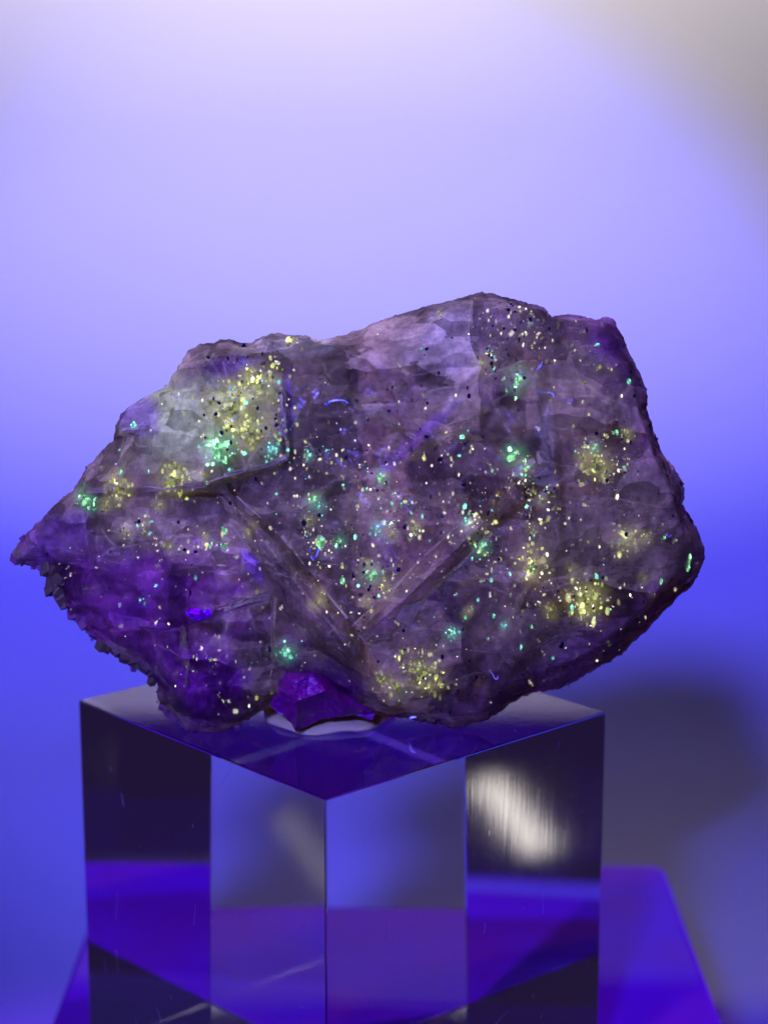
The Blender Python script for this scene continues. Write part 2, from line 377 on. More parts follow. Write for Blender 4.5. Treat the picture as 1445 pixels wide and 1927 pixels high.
def seg_dist(P, poly):
    A = poly; B = np.roll(poly, -1, 0); best = np.full(len(P), 1e9)
    for a, b in zip(A, B):
        ab = b-a; t = np.clip(((P-a)@ab)/(ab@ab+1e-9), 0, 1)
        best = np.minimum(best, np.hypot(*(P-a-t[:, None]*ab).T))
    return best
def inside(P, poly):
    x, y = P[:, 0], P[:, 1]; r = np.zeros(len(P), bool)
    A = poly; B = np.roll(poly, -1, 0)
    for (x0, y0), (x1, y1) in zip(A, B):
        c = (y0 > y) != (y1 > y)
        with np.errstate(divide='ignore', invalid='ignore'): xi = (x1-x0)*(y-y0)/(y1-y0)+x0
        r ^= c & (x < xi)
    return r
def relief_tris(outline, chains):
    pts = [Vector(p) for p in outline]; dep = [0.0]*len(pts)
    n = len(pts); edges = [(i, (i+1) % n) for i in range(n)]
    for c in chains:
        k = len(pts)
        for (x, y, d) in c: pts.append(Vector((x, y))); dep.append(d)
        edges += [(k+i, k+i+1) for i in range(len(c)-1)]
    vo, eo, fo, ov, oe, of = delaunay_2d_cdt(pts, edges, [list(range(n))], 1, 0.01)
    P = np.array([(v.x, v.y) for v in vo]); D = np.zeros(len(P))
    src = np.array([(p.x, p.y) for p in pts]); dep = np.array(dep)
    for i, o in enumerate(ov):
        if o: D[i] = max(dep[j] for j in o)
        else:
            wgt = 1/(np.hypot(*(src-P[i]).T)**2+4); D[i] = (wgt*dep).sum()/wgt.sum()
    return P, D, [tuple(f) for f in fo]
def refine(P, D, faces, maxlen, rounds=9):
    bm = bmesh.new()
    vs = [bm.verts.new((p[0], p[1], d)) for p, d in zip(P, D)]
    for f in faces:
        try: bm.faces.new([vs[i] for i in f])
        except ValueError: pass
    for _ in range(rounds):
        es = [e for e in bm.edges if math.hypot(e.verts[0].co.x-e.verts[1].co.x, e.verts[0].co.y-e.verts[1].co.y) > maxlen]
        if not es: break
        bmesh.ops.subdivide_edges(bm, edges=es, cuts=1)
        bmesh.ops.triangulate(bm, faces=[f for f in bm.faces if len(f.verts) > 3])
    bm.verts.index_update()
    bnd = np.zeros(len(bm.verts), bool)
    for e in bm.edges:
        if e.is_boundary: bnd[e.verts[0].index] = bnd[e.verts[1].index] = True
    A = np.array([v.co[:] for v in bm.verts]); Fc = [tuple(v.index for v in f.verts) for f in bm.faces]
    ring = [(e.verts[0].index, e.verts[1].index) for e in bm.edges if e.is_boundary]
    bm.free()
    return A[:, :2], A[:, 2], Fc, bnd, ring
_prm = np.random.default_rng(99).permutation(4096); _val = np.random.default_rng(98).uniform(-1, 1, 4096)
def vnoise(P, scale, octv=4, seed=0.0):
    """fractal value noise, roughly -1..1"""
    out = np.zeros(len(P)); amp = 1.0; x = P[:, 0]*scale*1.6+seed*17.3+500; y = P[:, 1]*scale*1.6-seed*9.1+900
    for o in range(octv):
        xi = np.floor(x).astype(int); yi = np.floor(y).astype(int); u = x-xi; v = y-yi; u = u*u*(3-2*u); v = v*v*(3-2*v)
        h = lambda a, b: _val[_prm[(_prm[a & 4095]+b) & 4095]]
        out += amp*((h(xi, yi)*(1-u)+h(xi+1, yi)*u)*(1-v)+(h(xi, yi+1)*(1-u)+h(xi+1, yi+1)*u)*v)
        x = x*2.13+3.7; y = y*2.13+8.1; amp *= 0.52
    return out*0.7
def shards(P, n, ang, stretch, amp, tilt, seed):
    """broken flat chips: nearest-seed cells in a stretched metric, each with its own level and tilt"""
    r = np.random.default_rng(seed)
    S = np.stack([r.uniform(0, 1350, n), r.uniform(540, 1400, n)], 1)
    lv = r.normal(0, amp, n); tx = r.normal(0, tilt, n); ty = r.normal(0, tilt, n); aa = ang + r.normal(0, .35, n)
    best = np.full(len(P), 1e9); h = np.zeros(len(P))
    for i in range(n):
        d = P-S[i]; c, s_ = math.cos(aa[i]), math.sin(aa[i])
        u = d[:, 0]*c+d[:, 1]*s_; v = (-d[:, 0]*s_+d[:, 1]*c)*stretch
        q = np.abs(u)+np.abs(v)*0.9+0.25*np.hypot(u, v)
        m = q < best; best[m] = q[m]; h[m] = (lv[i]+tx[i]*d[:, 0]/60+ty[i]*d[:, 1]/60)[m]
    return h
def facets(P, n, ang, stretch, lv, tilt, curve, seed, ridge=True):
    """lower (ridge) or upper envelope of tilted planes: flat faces that meet in crisp straight edges"""
    r = np.random.default_rng(seed); best = None
    S = np.stack([r.uniform(0, 1350, n), r.uniform(540, 1400, n)], 1)
    for i in range(n):
        d = (P-S[i])/60; a = ang+r.normal(0, .3); c, s_ = math.cos(a), math.sin(a)
        u = d[:, 0]*c+d[:, 1]*s_; v = (-d[:, 0]*s_+d[:, 1]*c)*stretch
        h = r.normal(0, lv)+r.normal(0, tilt)*u+r.normal(0, tilt)*v+curve*(u*u+v*v)
        best = h if best is None else np.minimum(best, h)
    return best if ridge else -best
def terraces(P, ang, pitch, amp, seed):
    u = P[:, 0]*math.cos(ang)+P[:, 1]*math.sin(ang)+vnoise(P, 0.01, 3, seed)*pitch*0.9
    return np.floor(u/pitch)*amp-(u/pitch)*amp
cp, cd, cf = relief_tris(OUT, CH)
P, D, TF, BND, RING = refine(cp, cd, cf, 5.6)
edge = seg_dist(P, OUTA)
# ragged, drusy rim: shift the boundary itself a little
en = vnoise(P, 0.09, 4, 3.1); en2 = vnoise(P, 0.09, 4, 9.7)
k_e = np.exp(-edge/9.0)[:, None]
rag = np.where((P[:, 1] > 1060) & (P[:, 0] < 480), 5.0, 2.6)[:, None]
Pj = P + np.stack([en, en2], 1)*k_e*rag
sh1 = facets(P, 190, -0.80, 1.9, 0.20, 0.85, 0.42, 5); sh1 = (sh1-sh1.mean())*0.62
sh2 = facets(P, 1100, 0.75, 1.5, 0.03, 0.32, 0.50, 8, False); sh2 -= sh2.mean()
sh2 += terraces(P, 0.85, 34, 0.07, 3.0)*np.clip(vnoise(P, 0.006, 3, 8.0)+.35, 0, 1) + terraces(P, -0.7, 42, 0.07, 6.0)*np.clip(vnoise(P, 0.006, 3, 2.5)+.2, 0, 1)
def line_dist(P, chain):
    best = np.full(len(P), 1e9); A = np.array([c[:2] for c in chain], float)
    for a, b in zip(A, A[1:]):
        ab = b-a; t = np.clip(((P-a)@ab)/(ab@ab), 0, 1); best = np.minimum(best, np.hypot(*(P-a-t[:, None]*ab).T))
    return best
calm = np.ones(len(P))
for ci, wd in ((0, 34), (6, 44), (9, 40), (12, 26), (13, 26)): calm = np.minimum(calm, 1-.85*np.exp(-(line_dist(P, CH[ci])/wd)**2))
calm = np.minimum(calm, 1-.75*np.exp(-(np.hypot((P[:, 0]-400)/170, (P[:, 1]-810)/110))**4))
fade = np.clip(edge/26, 0, 1)*calm
Df = D*1.0 + (sh1 + sh2)*fade + vnoise(P, 0.02, 5, 1.3)*0.12*fade + vnoise(P, 0.11, 4, 5.5)*0.02*np.clip(edge/8, 0.3, 1)
Df += 1.6*(1-np.exp(-edge/14))          # rounded shoulder behind the rim
front_xyz = at_np(Pj, Y0 - Df*0.001)

def zones(P):
    """(r, g, b, cover) of the stone: grey-brown quartz, paler upper-left slab, violet lobes; slab glow and rim lightening painted in"""
    n = len(P); C = np.tile(np.array([0.30, 0.235, 0.040]), (n, 1)); cov = np.ones(n)
    nz = vnoise(P, 0.008, 5, 2.2)
    def blob(cx, cy, rx, ry, rot=0.0, soft=0.5):
        dx, dy = P[:, 0]-cx, P[:, 1]-cy; c, s_ = math.cos(rot), math.sin(rot)
        u = (dx*c+dy*s_)/rx; v = (-dx*s_+dy*c)/ry
        return np.clip((1+soft*nz*0.9-np.hypot(u, v))/soft, 0, 1)
    def put(m, col, a=1.0, cv=None):
        nonlocal C, cov
        C = C*(1-(m*a)[:, None]) + np.array(col)*(m*a)[:, None]
        if cv is not None: cov = cov*(1-m)+cv*m
    put(blob(860, 930, 330, 190, -0.6), (0.27, 0.19, 0.034), .8, 0.75)
    put(blob(380, 800, 190, 125, -0.25), (0.46, 0.56, 0.055), 1, 1.1)  # slab greened in colour to carry the yellow-green glow on it
    put(blob(560, 650, 80, 26), (0.46, 0.44, 0.08), 1, 1.2)
    put(blob(860, 640, 190, 70, -0.25), (0.31, 0.26, 0.056), 1, 1.3)
    put(blob(430, 690, 70, 25), (0.24, 0.10, 0.09), .7)
    put(blob(260, 790, 45, 45), (0.30, 0.20, 0.09), .8)
    put(blob(240, 1130, 300, 160, 0.35), (0.24, 0.065, 0.062), 1, 0.95)
    put(blob(110, 1010, 110, 55, -0.6), (0.28, 0.12, 0.085), .8)
    put(blob(400, 1300, 130, 100), (0.24, 0.04, 0.078), 1, 1.0)
    put(blob(240, 1150, 60, 25), (0.19, 0.03, 0.075), .5)
    put(blob(1160, 650, 60, 110, -0.3), (0.16, 0.03, 0.055), .9, 1.2)
    put(blob(1140, 1200, 200, 45, -0.6), (0.27, 0.12, 0.050), .8, 1.1)
    put(blob(930, 1320, 180, 40, -0.25), (0.30, 0.16, 0.055), .8, 1.1)
    put(blob(900, 1270, 120, 60), (0.33, 0.20, 0.05), .6)
    put(blob(540, 770, 16, 80), (0.17, 0.05, 0.10), .7, 1.2)
    put(blob(780, 830, 120, 14, -0.75), (0.20, 0.09, 0.07), .6, 1.1)
    put(blob(730, 1040, 60, 14, 1.2), (0.22, 0.12, 0.07), .5, 1.1)
    put(blob(770, 1130, 150, 24, -0.78), (0.30, 0.17, 0.055), .7, 1.35)
    put(blob(590, 1140, 250, 26, 0.86), (0.36, 0.30, 0.055), .8, 1.35)
    put(blob(480, 1070, 40, 14, 1.0), (0.22, 0.09, 0.10), .8, 1.2)
    put(blob(600, 1290, 120, 62), (0.17, 0.02, 0.06), .9, 1.2)
    put(blob(1030, 800, 16, 70), (0.45, 0.38, 0.08), .8, 1.5)
    put(blob(1030, 915, 26, 40), (0.45, 0.38, 0.08), .7, 1.5)
    put(blob(1090, 1080, 110, 110), (0.30, 0.26, 0.035), .6)
    m_ = np.exp(-edge/26)*np.clip((P[:, 0]-900)/200, 0, 1)*.8; C = C*(1-m_[:, None])+np.array([.36, .16, .085])*m_[:, None]  # right rim colour lightened to offset the shade on its turned-away shoulder
    C = C*np.array([1.72, 1.62, 2.15]); cov = cov + 1.3*np.exp(-edge/13)
    return np.concatenate([np.clip(C, 0.003, 1), np.clip(cov, 0, 2.2)[:, None]], 1)
def paint(me, RGBA):
    a = me.color_attributes.new('zone', 'FLOAT_COLOR', 'POINT')
    a.data.foreach_set('color', np.asarray(RGBA, np.float32).ravel())

stone = empty('mineral_specimen', at(640, 1350, Y0+0.004))
tag(stone, 'rough purple grey crystal stone full of glowing specks on the clear block', 'stone')
ORG = np.array(stone.location[:])
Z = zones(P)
def closed_body(name, front, P, faces, bnd, ring, thick, mat, RGBA, parent, org):
    """front relief plus a rounded back, one closed mesh"""
    n = len(front); e = seg_dist(P, OUTA)
    back = front.copy()
    base_y = Y0
    bulge = thick*np.sqrt(np.clip(e/230, 0, 1)) + vnoise(P, 0.012, 4, 7.7)*0.0012*np.clip(e/30, 0, 1)
    back[:, 1] = base_y + bulge
    ref = at_np(P, np.full(len(P), base_y)); back[:, 0] = ref[:, 0]; back[:, 2] = ref[:, 2]
    idx = np.arange(n); bi = np.where(~bnd)[0]; mp = idx.copy(); mp[bi] = n+np.arange(len(bi))
    V = np.concatenate([front, back[bi]]) - org
    Fs = [f[::-1] for f in faces] + [tuple(int(mp[i]) for i in f) for f in faces]
    o = mesh_obj(name, V, Fs, mat, parent, smooth=True)
    paint(o.data, np.concatenate([RGBA, RGBA[bi]]))
    return o
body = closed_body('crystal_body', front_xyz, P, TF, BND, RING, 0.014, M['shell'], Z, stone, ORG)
# make all normals point outwards
bm = bmesh.new(); bm.from_mesh(body.data); bmesh.ops.recalc_face_normals(bm, faces=bm.faces); bm.to_mesh(body.data); bm.free()

# cloudy heart of the stone, a few millimetres under the skin
ins = OUTA.mean(0)
def core():
    e = edge
    cd_ = Df - (1.3 + 1.7*np.clip(e/90, 0, 1)) + shards(P, 260, 0.8, 2.6, 0.45, 0.30, 21)*np.clip(e/60, 0, 1) + vnoise(P, 0.03, 4, 4.4)*0.5*np.clip(e/60, 0, 1)
    cd_ = np.minimum(cd_, Df-0.35)
    keep = np.array([all(e[i] > 4 for i in f) for f in TF])
    Fs = [f for f, k in zip(TF, keep) if k]
    used = sorted({i for f in Fs for i in f}); mp = {u: i for i, u in enumerate(used)}
    fr = at_np(P[used], Y0 - cd_[used]*0.001)
    Pu = P[used]; Fs = [tuple(mp[i] for i in f) for f in Fs]
    cnt = {}
    for f in Fs:
        for a, b in ((f[0], f[1]), (f[1], f[2]), (f[2], f[0])): cnt[(min(a, b), max(a, b))] = cnt.get((min(a, b), max(a, b)), 0)+1
    bd = np.zeros(len(Pu), bool)
    for (a, b), c in cnt.items():
        if c == 1: bd[a] = bd[b] = True
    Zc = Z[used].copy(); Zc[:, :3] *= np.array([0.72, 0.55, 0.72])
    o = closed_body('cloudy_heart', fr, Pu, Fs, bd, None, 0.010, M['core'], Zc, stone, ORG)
    bm = bmesh.new(); bm.from_mesh(o.data); bmesh.ops.recalc_face_normals(bm, faces=bm.faces); bm.to_mesh(o.data); bm.free()
core()

# depth lookup on a grid (nearest refined vertex)
GX, GY = 340, 230
grid = np.full((GY, GX), np.nan)
ix = np.clip((P[:, 0]/4).astype(int), 0, GX-1); iy = np.clip(((P[:, 1]-520)/4).astype(int), 0, GY-1)
grid[iy, ix] = Df
for _ in range(6):
    bad = np.isnan(grid)
    if not bad.any(): break
    g2 = grid.copy()
    for dy, dx in ((0, 1), (0, -1), (1, 0), (-1, 0)):
        r_ = np.roll(np.roll(grid, dy, 0), dx, 1); m = np.isnan(g2) & ~np.isnan(r_); g2[m] = r_[m]
    grid = g2
def depth(px, py):
    v = grid[min(max(int((py-520)/4), 0), GY-1), min(max(int(px/4), 0), GX-1)]
    return 0.0 if np.isnan(v) else float(v)
def on(px, py, below=0.0):
    """point `below` mm under the stone's skin"""
    return at(px, py, Y0 - (depth(px, py)-below)*0.001)
MM = 0.0000507          # metres covered by one photograph pixel at the stone

# ---- irregular crystal grains
def grain_mesh(seed, kind='ico'):
    r = random.Random(seed); bm = bmesh.new()
    bmesh.ops.create_icosphere(bm, subdivisions=1, radius=1)
    s = Vector((r.uniform(.7, 1.25), r.uniform(.6, 1), r.uniform(.7, 1.3)))
    for v in bm.verts: v.co = Vector((v.co.x*s.x, v.co.y*s.y, v.co.z*s.z))*r.uniform(.72, 1.2)
    V = [v.co.copy() for v in bm.verts]; Fs = [tuple(v.index for v in f.verts) for f in bm.faces]; bm.free()
    return V, Fs
GR = [grain_mesh(i) for i in range(14)]
CUBE = ([Vector((x, y, z)) for x in (-1, 1) for y in (-1, 1) for z in (-1, 1)],
        [(0, 1, 3, 2), (4, 6, 7, 5), (0, 4, 5, 1), (2, 3, 7, 6), (0, 2, 6, 4), (1, 5, 7, 3)])
OCT = ([Vector(c) for c in ((0, 0, 0.85), (0, 0, -0.85), (.8, 0, 0), (-.8, 0, 0), (0, .8, 0), (0, -.8, 0))],
       [(0, 2, 4), (0, 4, 3), (0, 3, 5), (0, 5, 2), (1, 4, 2), (1, 3, 4), (1, 5, 3), (1, 2, 5)])
def rot():
    return Matrix.Rotation(random.uniform(0, 6.28), 3, Vector((random.gauss(0, 1), random.gauss(0, 1), random.gauss(0, 1))).normalized())
def add(VL, FL, shape, p, r, st=(1, 1, 1), R=None):
    R = R or rot(); k = len(VL)
    for v in shape[0]:
        q = R @ v; VL.append(p + Vector((q.x*st[0], q.y*st[1], q.z*st[2]))*r)
    FL += [tuple(i+k for i in f) for f in shape[1]]
_gx, _gy = np.meshgrid(np.arange(GX)*4+2.0, np.arange(GY)*4+522.0); _gp = np.stack([_gx.ravel(), _gy.ravel()], 1)
EMAP = (seg_dist(_gp, OUTA)*np.where(inside(_gp, OUTA), 1, -1)).reshape(GY, GX)
def in_stone(px, py, m=8):
    return EMAP[min(max(int((py-520)/4), 0), GY-1), min(max(int(px/4), 0), GX-1)] > m

# ---- larger glowing inclusions: each a clump of its own
BIG = [('green',165,940,17,7),('green',150,938,7,3),('green',975,715,15,8),('green',968,855,16,7),('green',990,880,12,5),('green',718,897,10,5),('green',590,942,13,5),
 ('cyan',600,952,8,4),('green',603,1016,9,2),('cyan',850,1192,11,6),('cyan',540,1226,13,12),('cyan',270,1127,9,3),('green',700,1080,13,7),('green',645,1094,6,1),
 ('green',1296,1050,7,2),('green',1294,1068,8,2),('cyan',402,842,11,7),('cyan',430,885,7,3),('cyan',253,802,6,2),('cyan',227,890,5,2),('cyan',1120,648,5,2),
 ('cyan',1183,717,5,2),('cyan',710,992,9,8),('green',926,885,7,3),('green',905,1028,12,9),('cyan',950,1176,6,4),('cyan',928,1157,4,2),('yellow',580,977,8,4),
 ('green',425,1001,6,2),('green',418,1022,4,2),('yellow',430,775,18,16),('yellow',400,762,12,7),('yellow',446,742,12,9),('yellow',500,742,10,8),('yellow',470,700,12,8),
 ('yellow',379,894,7,5),('yellow',270,985,9,6),('yellow',271,1000,6,2),('yellow',396,1242,7,3),('yellow',1076,650,6,1),('yellow',1125,695,6,2),('yellow',1098,718,6,2),
 ('yellow',1178,815,9,4),('green',1156,815,5,2),('yellow',1095,858,9,4),('yellow',1136,884,11,6),('green',1115,845,8,6),('yellow',1018,940,8,4),('yellow',1028,980,6,2),
 ('yellow',1002,998,7,4),('yellow',1000,1075,10,4),('yellow',1075,1070,9,5),('yellow',1102,1133,19,14),('yellow',1122,1118,6,2),('yellow',960,1120,7,3),('yellow',1214,1086,8,4),
 ('green',1244,1094,6,3),('yellow',1212,1013,9,5),('yellow',1163,1027,6,2),('yellow',1270,1017,5,1),('yellow',756,1232,8,2),('yellow',757,1252,4,2),('yellow',795,1268,22,18),
 ('yellow',720,1278,14,9),('yellow',598,1135,9,5),('yellow',604,1116,7,4),('yellow',730,1110,9,4),('yellow',826,592,12,8),('yellow',905,686,10,8),('cream',430,1320,7,4),
 ('cream',440,1340,5,2),('yellow',548,646,16,12),('yellow',1033,1148,11,7),('yellow',984,1150,6,3),('yellow',1040,958,6,3),('green',1250,1012,5,3),('amber',935,927,8,5),
 ('amber',1180,880,9,7),('yellow',735,1005,8,6),('yellow',780,990,11,10),('cyan',880,985,9,8),('cyan',580,858,8,5),('cyan',512,845,10,9),('green',640,1018,7,5),
 ('yellow',300,950,9,6),('yellow',235,1000,9,6),('yellow',320,1030,8,5),('yellow',385,1010,7,5),('yellow',200,950,9,6),('yellow',470,1000,6,4),('green',1000,1180,5,3),
 ('yellow',1085,1230,5,3),('yellow',880,1150,6,4),('yellow',440,772,36,22),('yellow',492,722,26,18),('yellow',470,812,26,10),('yellow',330,900,26,9),('yellow',225,915,24,8),('green',412,842,26,9),('yellow',1100,1122,32,12),('yellow',1004,1062,26,10),('yellow',805,1262,30,16),
 ('yellow',745,1292,22,10),('yellow',1180,1016,24,8),('yellow',1120,870,26,8),('yellow',690,1130,8,8),('yellow',690,1060,6,5)]
INC = {}
for c, px, py, r, n in BIG:
    p0 = on(px, py, 0.3 if c != 'amber' else 0.8); VL, FL = [], []
    r *= 1.15; m = n if n < 3 else n*(3 if r < 22 else 6)
    for i in range(m):
        a, q = random.uniform(0, 6.28), r*abs(random.gauss(0, .62))*(1 if n > 1 else 0)
        big = n < 3 or i < max(2, n//3)
        below = random.uniform(0.0, .12) if big else random.uniform(-0.02, 1.1)
        p = on(px+q*math.cos(a)*(.55 if big and n > 2 else 1), py+q*math.sin(a)*1.15*(.55 if big and n > 2 else 1), below)
        if not in_stone(px+q*math.cos(a), py+q*math.sin(a)*1.15, 5): continue
        hi_ = c in ('green', 'cyan')
        rr = min(r*random.uniform(.7, .95) if n < 3 else r*(random.uniform(.3, .6) if big and hi_ else random.uniform(.22, .46) if big else random.uniform(.05, .20)), random.uniform(6, 10) if hi_ else random.uniform(4, 7.5))*MM
        add(VL, FL, random.choice(GR), p - p0, rr, (random.uniform(.7, 1.1), .6, random.uniform(.9, 1.7)))
    o = mesh_obj('fluorescent_inclusion', VL, FL, M[c], stone, smooth=False); o.location = p0 - stone.location
    INC[(c, px, py)] = (o, p0)

def mat_emissive_halo(name, col, strength):  # emissive volumes stand in for inclusion light scattered through the crystal
    k = N(name); tc = k.coord()
    g = k.n('TexGradient', {'gradient_type': 'SPHERICAL'}, Vector=tc).outputs['Fac']
    nz = k.ramp(k.noise(tc, 3.6, 4, 0.7), [(0.42, 0.0), (0.62, 1.9)])
    e = k.n('Emission', Color=(*col, 1), Strength=k.math('MULTIPLY', k.math('MULTIPLY', k.math('POWER', g, 1.1), nz), strength)).outputs[0]
    k.t.links.new(e, k.out.inputs['Volume']); return k.m
HZ = {'yellow': mat_emissive_halo('yellow_emissive_halo', (0.80, 0.82, 0.30), 270), 'green': mat_emissive_halo('green_emissive_halo', (0.25, 0.95, 0.60), 330), 'cyan': mat_emissive_halo('cyan_emissive_halo', (0.25, 0.85, 0.85), 330)}
bmh = bmesh.new(); bmesh.ops.create_icosphere(bmh, subdivisions=2, radius=1)
hz_me = {}
for kz, mz in HZ.items():
    me = bpy.data.meshes.new('emissive_halo'); bmh.to_mesh(me); me.materials.append(mz); hz_me[kz] = me
bmh.free()
for c, px, py, r, n in BIG:
    if c not in HZ or n < 4 or not in_stone(px, py, r*1.5+8): continue
    io, p0 = INC[(c, px, py)]
    o = link('emissive_halo', hz_me[c], None, io)
    yr = 0.0010; o.location = on(px, py, 1.15) - p0
    o.scale = ((r*1.5+9)*MM*random.uniform(.8, 1.2), yr, (r*1.5+9)*MM*random.uniform(.9, 1.4)); o.rotation_euler = (0, random.uniform(-.6, .6), 0)

# ---- the fine glitter: too many and too small to pick apart
VEINS = [(560,960,640,1040,9),(620,1010,700,1130,12),(570,1000,600,1060,10),(700,1130,760,1040,10),(690,930,840,960,14),(740,990,830,1000,10),(880,960,930,1050,12),(960,900,1040,930,10),
         (990,940,1010,1010,9),(900,680,940,660,10),(890,590,1020,640,12),(540,870,620,850,9),(1000,1070,1110,1150,14),(1080,850,1180,810,10),(330,1035,420,1020,6),(230,1000,300,970,10),
         (640,880,760,840,16),(800,860,900,820,14),(1140,900,1180,880,10),(400,770,480,720,16),(520,700,530,840,9),(860,1010,1000,880,9),(930,560,1030,620,8),(770,1240,810,1290,9)]
def scatter(name, mat, count, rmin, rmax, hot, uniform_share, deep=1.6, power=2.2):
    VL, FL = [], []; made = 0; tries = 0
    while made < count and tries < count*30:
        tries += 1
        if random.random() < uniform_share: px, py = random.uniform(30, 1320), random.uniform(555, 1375)
        else:
            if random.random() < .45:
                x0, y0, x1, y1, sg = random.choice(VEINS); u = random.random()
                px, py = x0+(x1-x0)*u+random.gauss(0, sg), y0+(y1-y0)*u+random.gauss(0, sg)
            else:
                cx, cy, sx, sy = random.choice(hot); px, py = random.gauss(cx, sx), random.gauss(cy, sy)
        if not in_stone(px, py): continue
        r = (rmin + (rmax-rmin)*random.random()**power)*MM*(1.7 if random.random() < .012 else 1)
        b = random.uniform(-0.03, 0.06) if random.random() < .5 else random.uniform(0.05, deep)
        add(VL, FL, random.choice(GR) if r > 2.2*MM else OCT, on(px, py, b) - stone.location, r, (random.uniform(.6, 1.2), .8, random.uniform(.7, 1.7))); made += 1
    o = mesh_obj(name, VL, FL, mat, stone); o['kind'] = 'stuff'
    return o
HOT = [(640,1000,90,60),(700,1080,60,60),(780,960,120,60),(720,920,110,50),(930,610,60,30),(1000,960,50,70),(900,1010,50,50),(430,770,60,60),(350,1030,90,30),(420,1240,60,60),
       (1100,1080,100,70),(1150,850,60,80),(1000,640,40,40),(600,880,60,60),(780,1250,40,30),(1050,1130,60,60)]
scatter('cream_specks', M['cream'], 2700, 0.45, 3.5, HOT, 0.33, 1.8, 3.4)
scatter('yellow_specks', M['yellow'], 620, 0.7, 4.8, HOT[5:] + [(500,740,25,40),(430,770,45,50),(1080,900,100,120)], 0.15)
scatter('cyan_specks', M['cyan'], 220, 1.0, 4.5, [(600,950,40,40),(400,850,60,30),(900,1010,40,40),(710,990,50,30),(510,845,25,25),(920,1150,60,40)], 0.2)
scatter('black_specks', M['black'], 620, 1.2, 5.0, [(445,800,45,40),(960,600,60,40),(950,690,60,40),(660,1060,60,90),(880,1330,60,18),(1000,1080,80,60),(780,750,60,40),(470,680,50,14),
        (1100,950,120,150),(820,1250,80,60)], 0.3, 0.5, 1.6)

# ---- internal fractures: thin glassy wedges that run into the stone
def fracture(a, b, wid, lean, below):
    pa, pb = on(*a, below), on(*b, below); n = 9; VL, FL = [], []
    t = (pb-pa); s = Vector((t.z, 0, -t.x)).normalized()
    for i in range(n+1):
        u = i/n; c = pa + t*u; w_ = wid*MM*(0.35+0.65*math.sin(math.pi*min(1, u*1.1+.05)))*random.uniform(.75, 1.2)
        for q, (sx, dy) in enumerate(((-1, 0), (1, 0), (1, .00012), (-1, .00012))):
            VL.append(c + s*w_*sx + Vector((0, lean*0.001*(sx > 0)+dy, 0)) + Vector((random.gauss(0, 1), 0, random.gauss(0, 1)))*0.00008 - stone.location)
        if i:
            k = 4*i
            for q in range(4): FL.append((k-4+q, k-4+(q+1) % 4, k+(q+1) % 4, k+q))
    FL += [(0, 3, 2, 1), (4*n, 4*n+1, 4*n+2, 4*n+3)]
    return mesh_obj('fracture_plane', VL, FL, M['shell_frac'], stone)
def mat_frac():
    k = N('fracture_film'); c = k.coord()
    nz = k.ramp(k.noise(c, 500, 5, .7), [(0.35, 0.15), (0.75, 0.75)])
    d = k.n('BsdfPrincipled', Base_Color=(0.70, 0.58, 0.12, 1), Roughness=0.4, Specular_IOR_Level=0.08).outputs[0]
    tr = k.n('BsdfTransparent').outputs[0]
    return k.surf(k.n('MixShader', Fac=nz, i1=tr, i2=d).outputs[0])
M['shell_frac'] = mat_frac()
for a, b, w_, ln, bl in [((430,950),(560,1130),9,1.2,.25),((470,1120),(395,1150),6,1,.2),((560,1150),(700,1290),10,1.4,.3),((690,1180),(830,1060),10,1.2,.25),((880,1020),(990,900),8,1,.2),
        ((660,900),(720,980),9,1,.4),((700,960),(740,1080),7,1,.5),((960,880),(1000,860),9,.8,.1),((620,720),(800,840),14,1.5,.8),((760,880),(960,740),12,1.4,.9),((300,920),(380,905),8,1,.2),
        ((420,905),(530,872),7,1,.2),((300,1075),(470,1070),9,1,.6),((515,1120),(513,1290),4,.6,.1),((1046,900),(1056,1040),3,.5,.1),((1120,1240),(1240,1110),8,1,.3),((960,1230),(1110,1160),6,1,.4),
        ((560,960),(640,900),8,1,.5),((840,820),(930,830),7,1,.5),((240,960),(250,1060),8,1,.5),((1000,1090),(950,1190),4,.6,.1),((345,1180),(350,1290),8,1,.2)]:
    fracture(a, b, w_, ln, bl)

# ---- stepped pale cleavage flakes on the right
def plate(name, quad, thick, lift, mat):
    fr = [on(x, y, -lift) for x, y in quad]; bk = [p + Vector((0, thick*0.001, 0)) for p in fr]
    n = len(quad); V = [p - stone.location for p in fr+bk]
    Fs = [tuple(range(n))[::-1], tuple(range(n, 2*n))] + [(i, (i+1) % n, n+(i+1) % n, n+i) for i in range(n)]
    return mesh_obj(name, V, Fs, mat, stone)
def mat_flake():
    k = N('pale_flake'); c = k.coord(); nz = k.noise(c, 900, 5, .7)
    d = k.n('BsdfPrincipled', Base_Color=k.mixc(nz, (0.45, 0.36, 0.09, 1), (0.72, 0.60, 0.15, 1)), Roughness=0.4, Specular_IOR_Level=0.08).outputs[0]
    return k.surf(k.n('MixShader', Fac=k.ramp(nz, [(0.3, 0.3), (0.7, 0.9)]), i1=k.n('BsdfTransparent').outputs[0], i2=d).outputs[0])
M['flake_and_highlight'] = mat_flake()
for q in [[(1010,765),(1022,762),(1028,778),(1014,786)],[(1013,788),(1028,781),(1032,800),(1018,806)],[(1018,808),(1032,803),(1036,822),(1026,828)],[(1025,829),(1037,825),(1040,832),(1034,840)],
          [(1010,850),(1022,848),(1034,862),(1036,880),(1012,872)],[(1000,884),(1030,880),(1038,892),(1006,898)],[(1002,902),(1034,898),(1040,910),(1014,914)],
          [(962,884),(1004,862),(1008,870),(968,902)],[(745,1165),(758,1140),(800,1130),(770,1180)],[(672,1198),(735,1190),(732,1203),(690,1207)]]:
    plate('flake_or_rim_highlight', q, 0.9, 0.06, M['flake_and_highlight'])

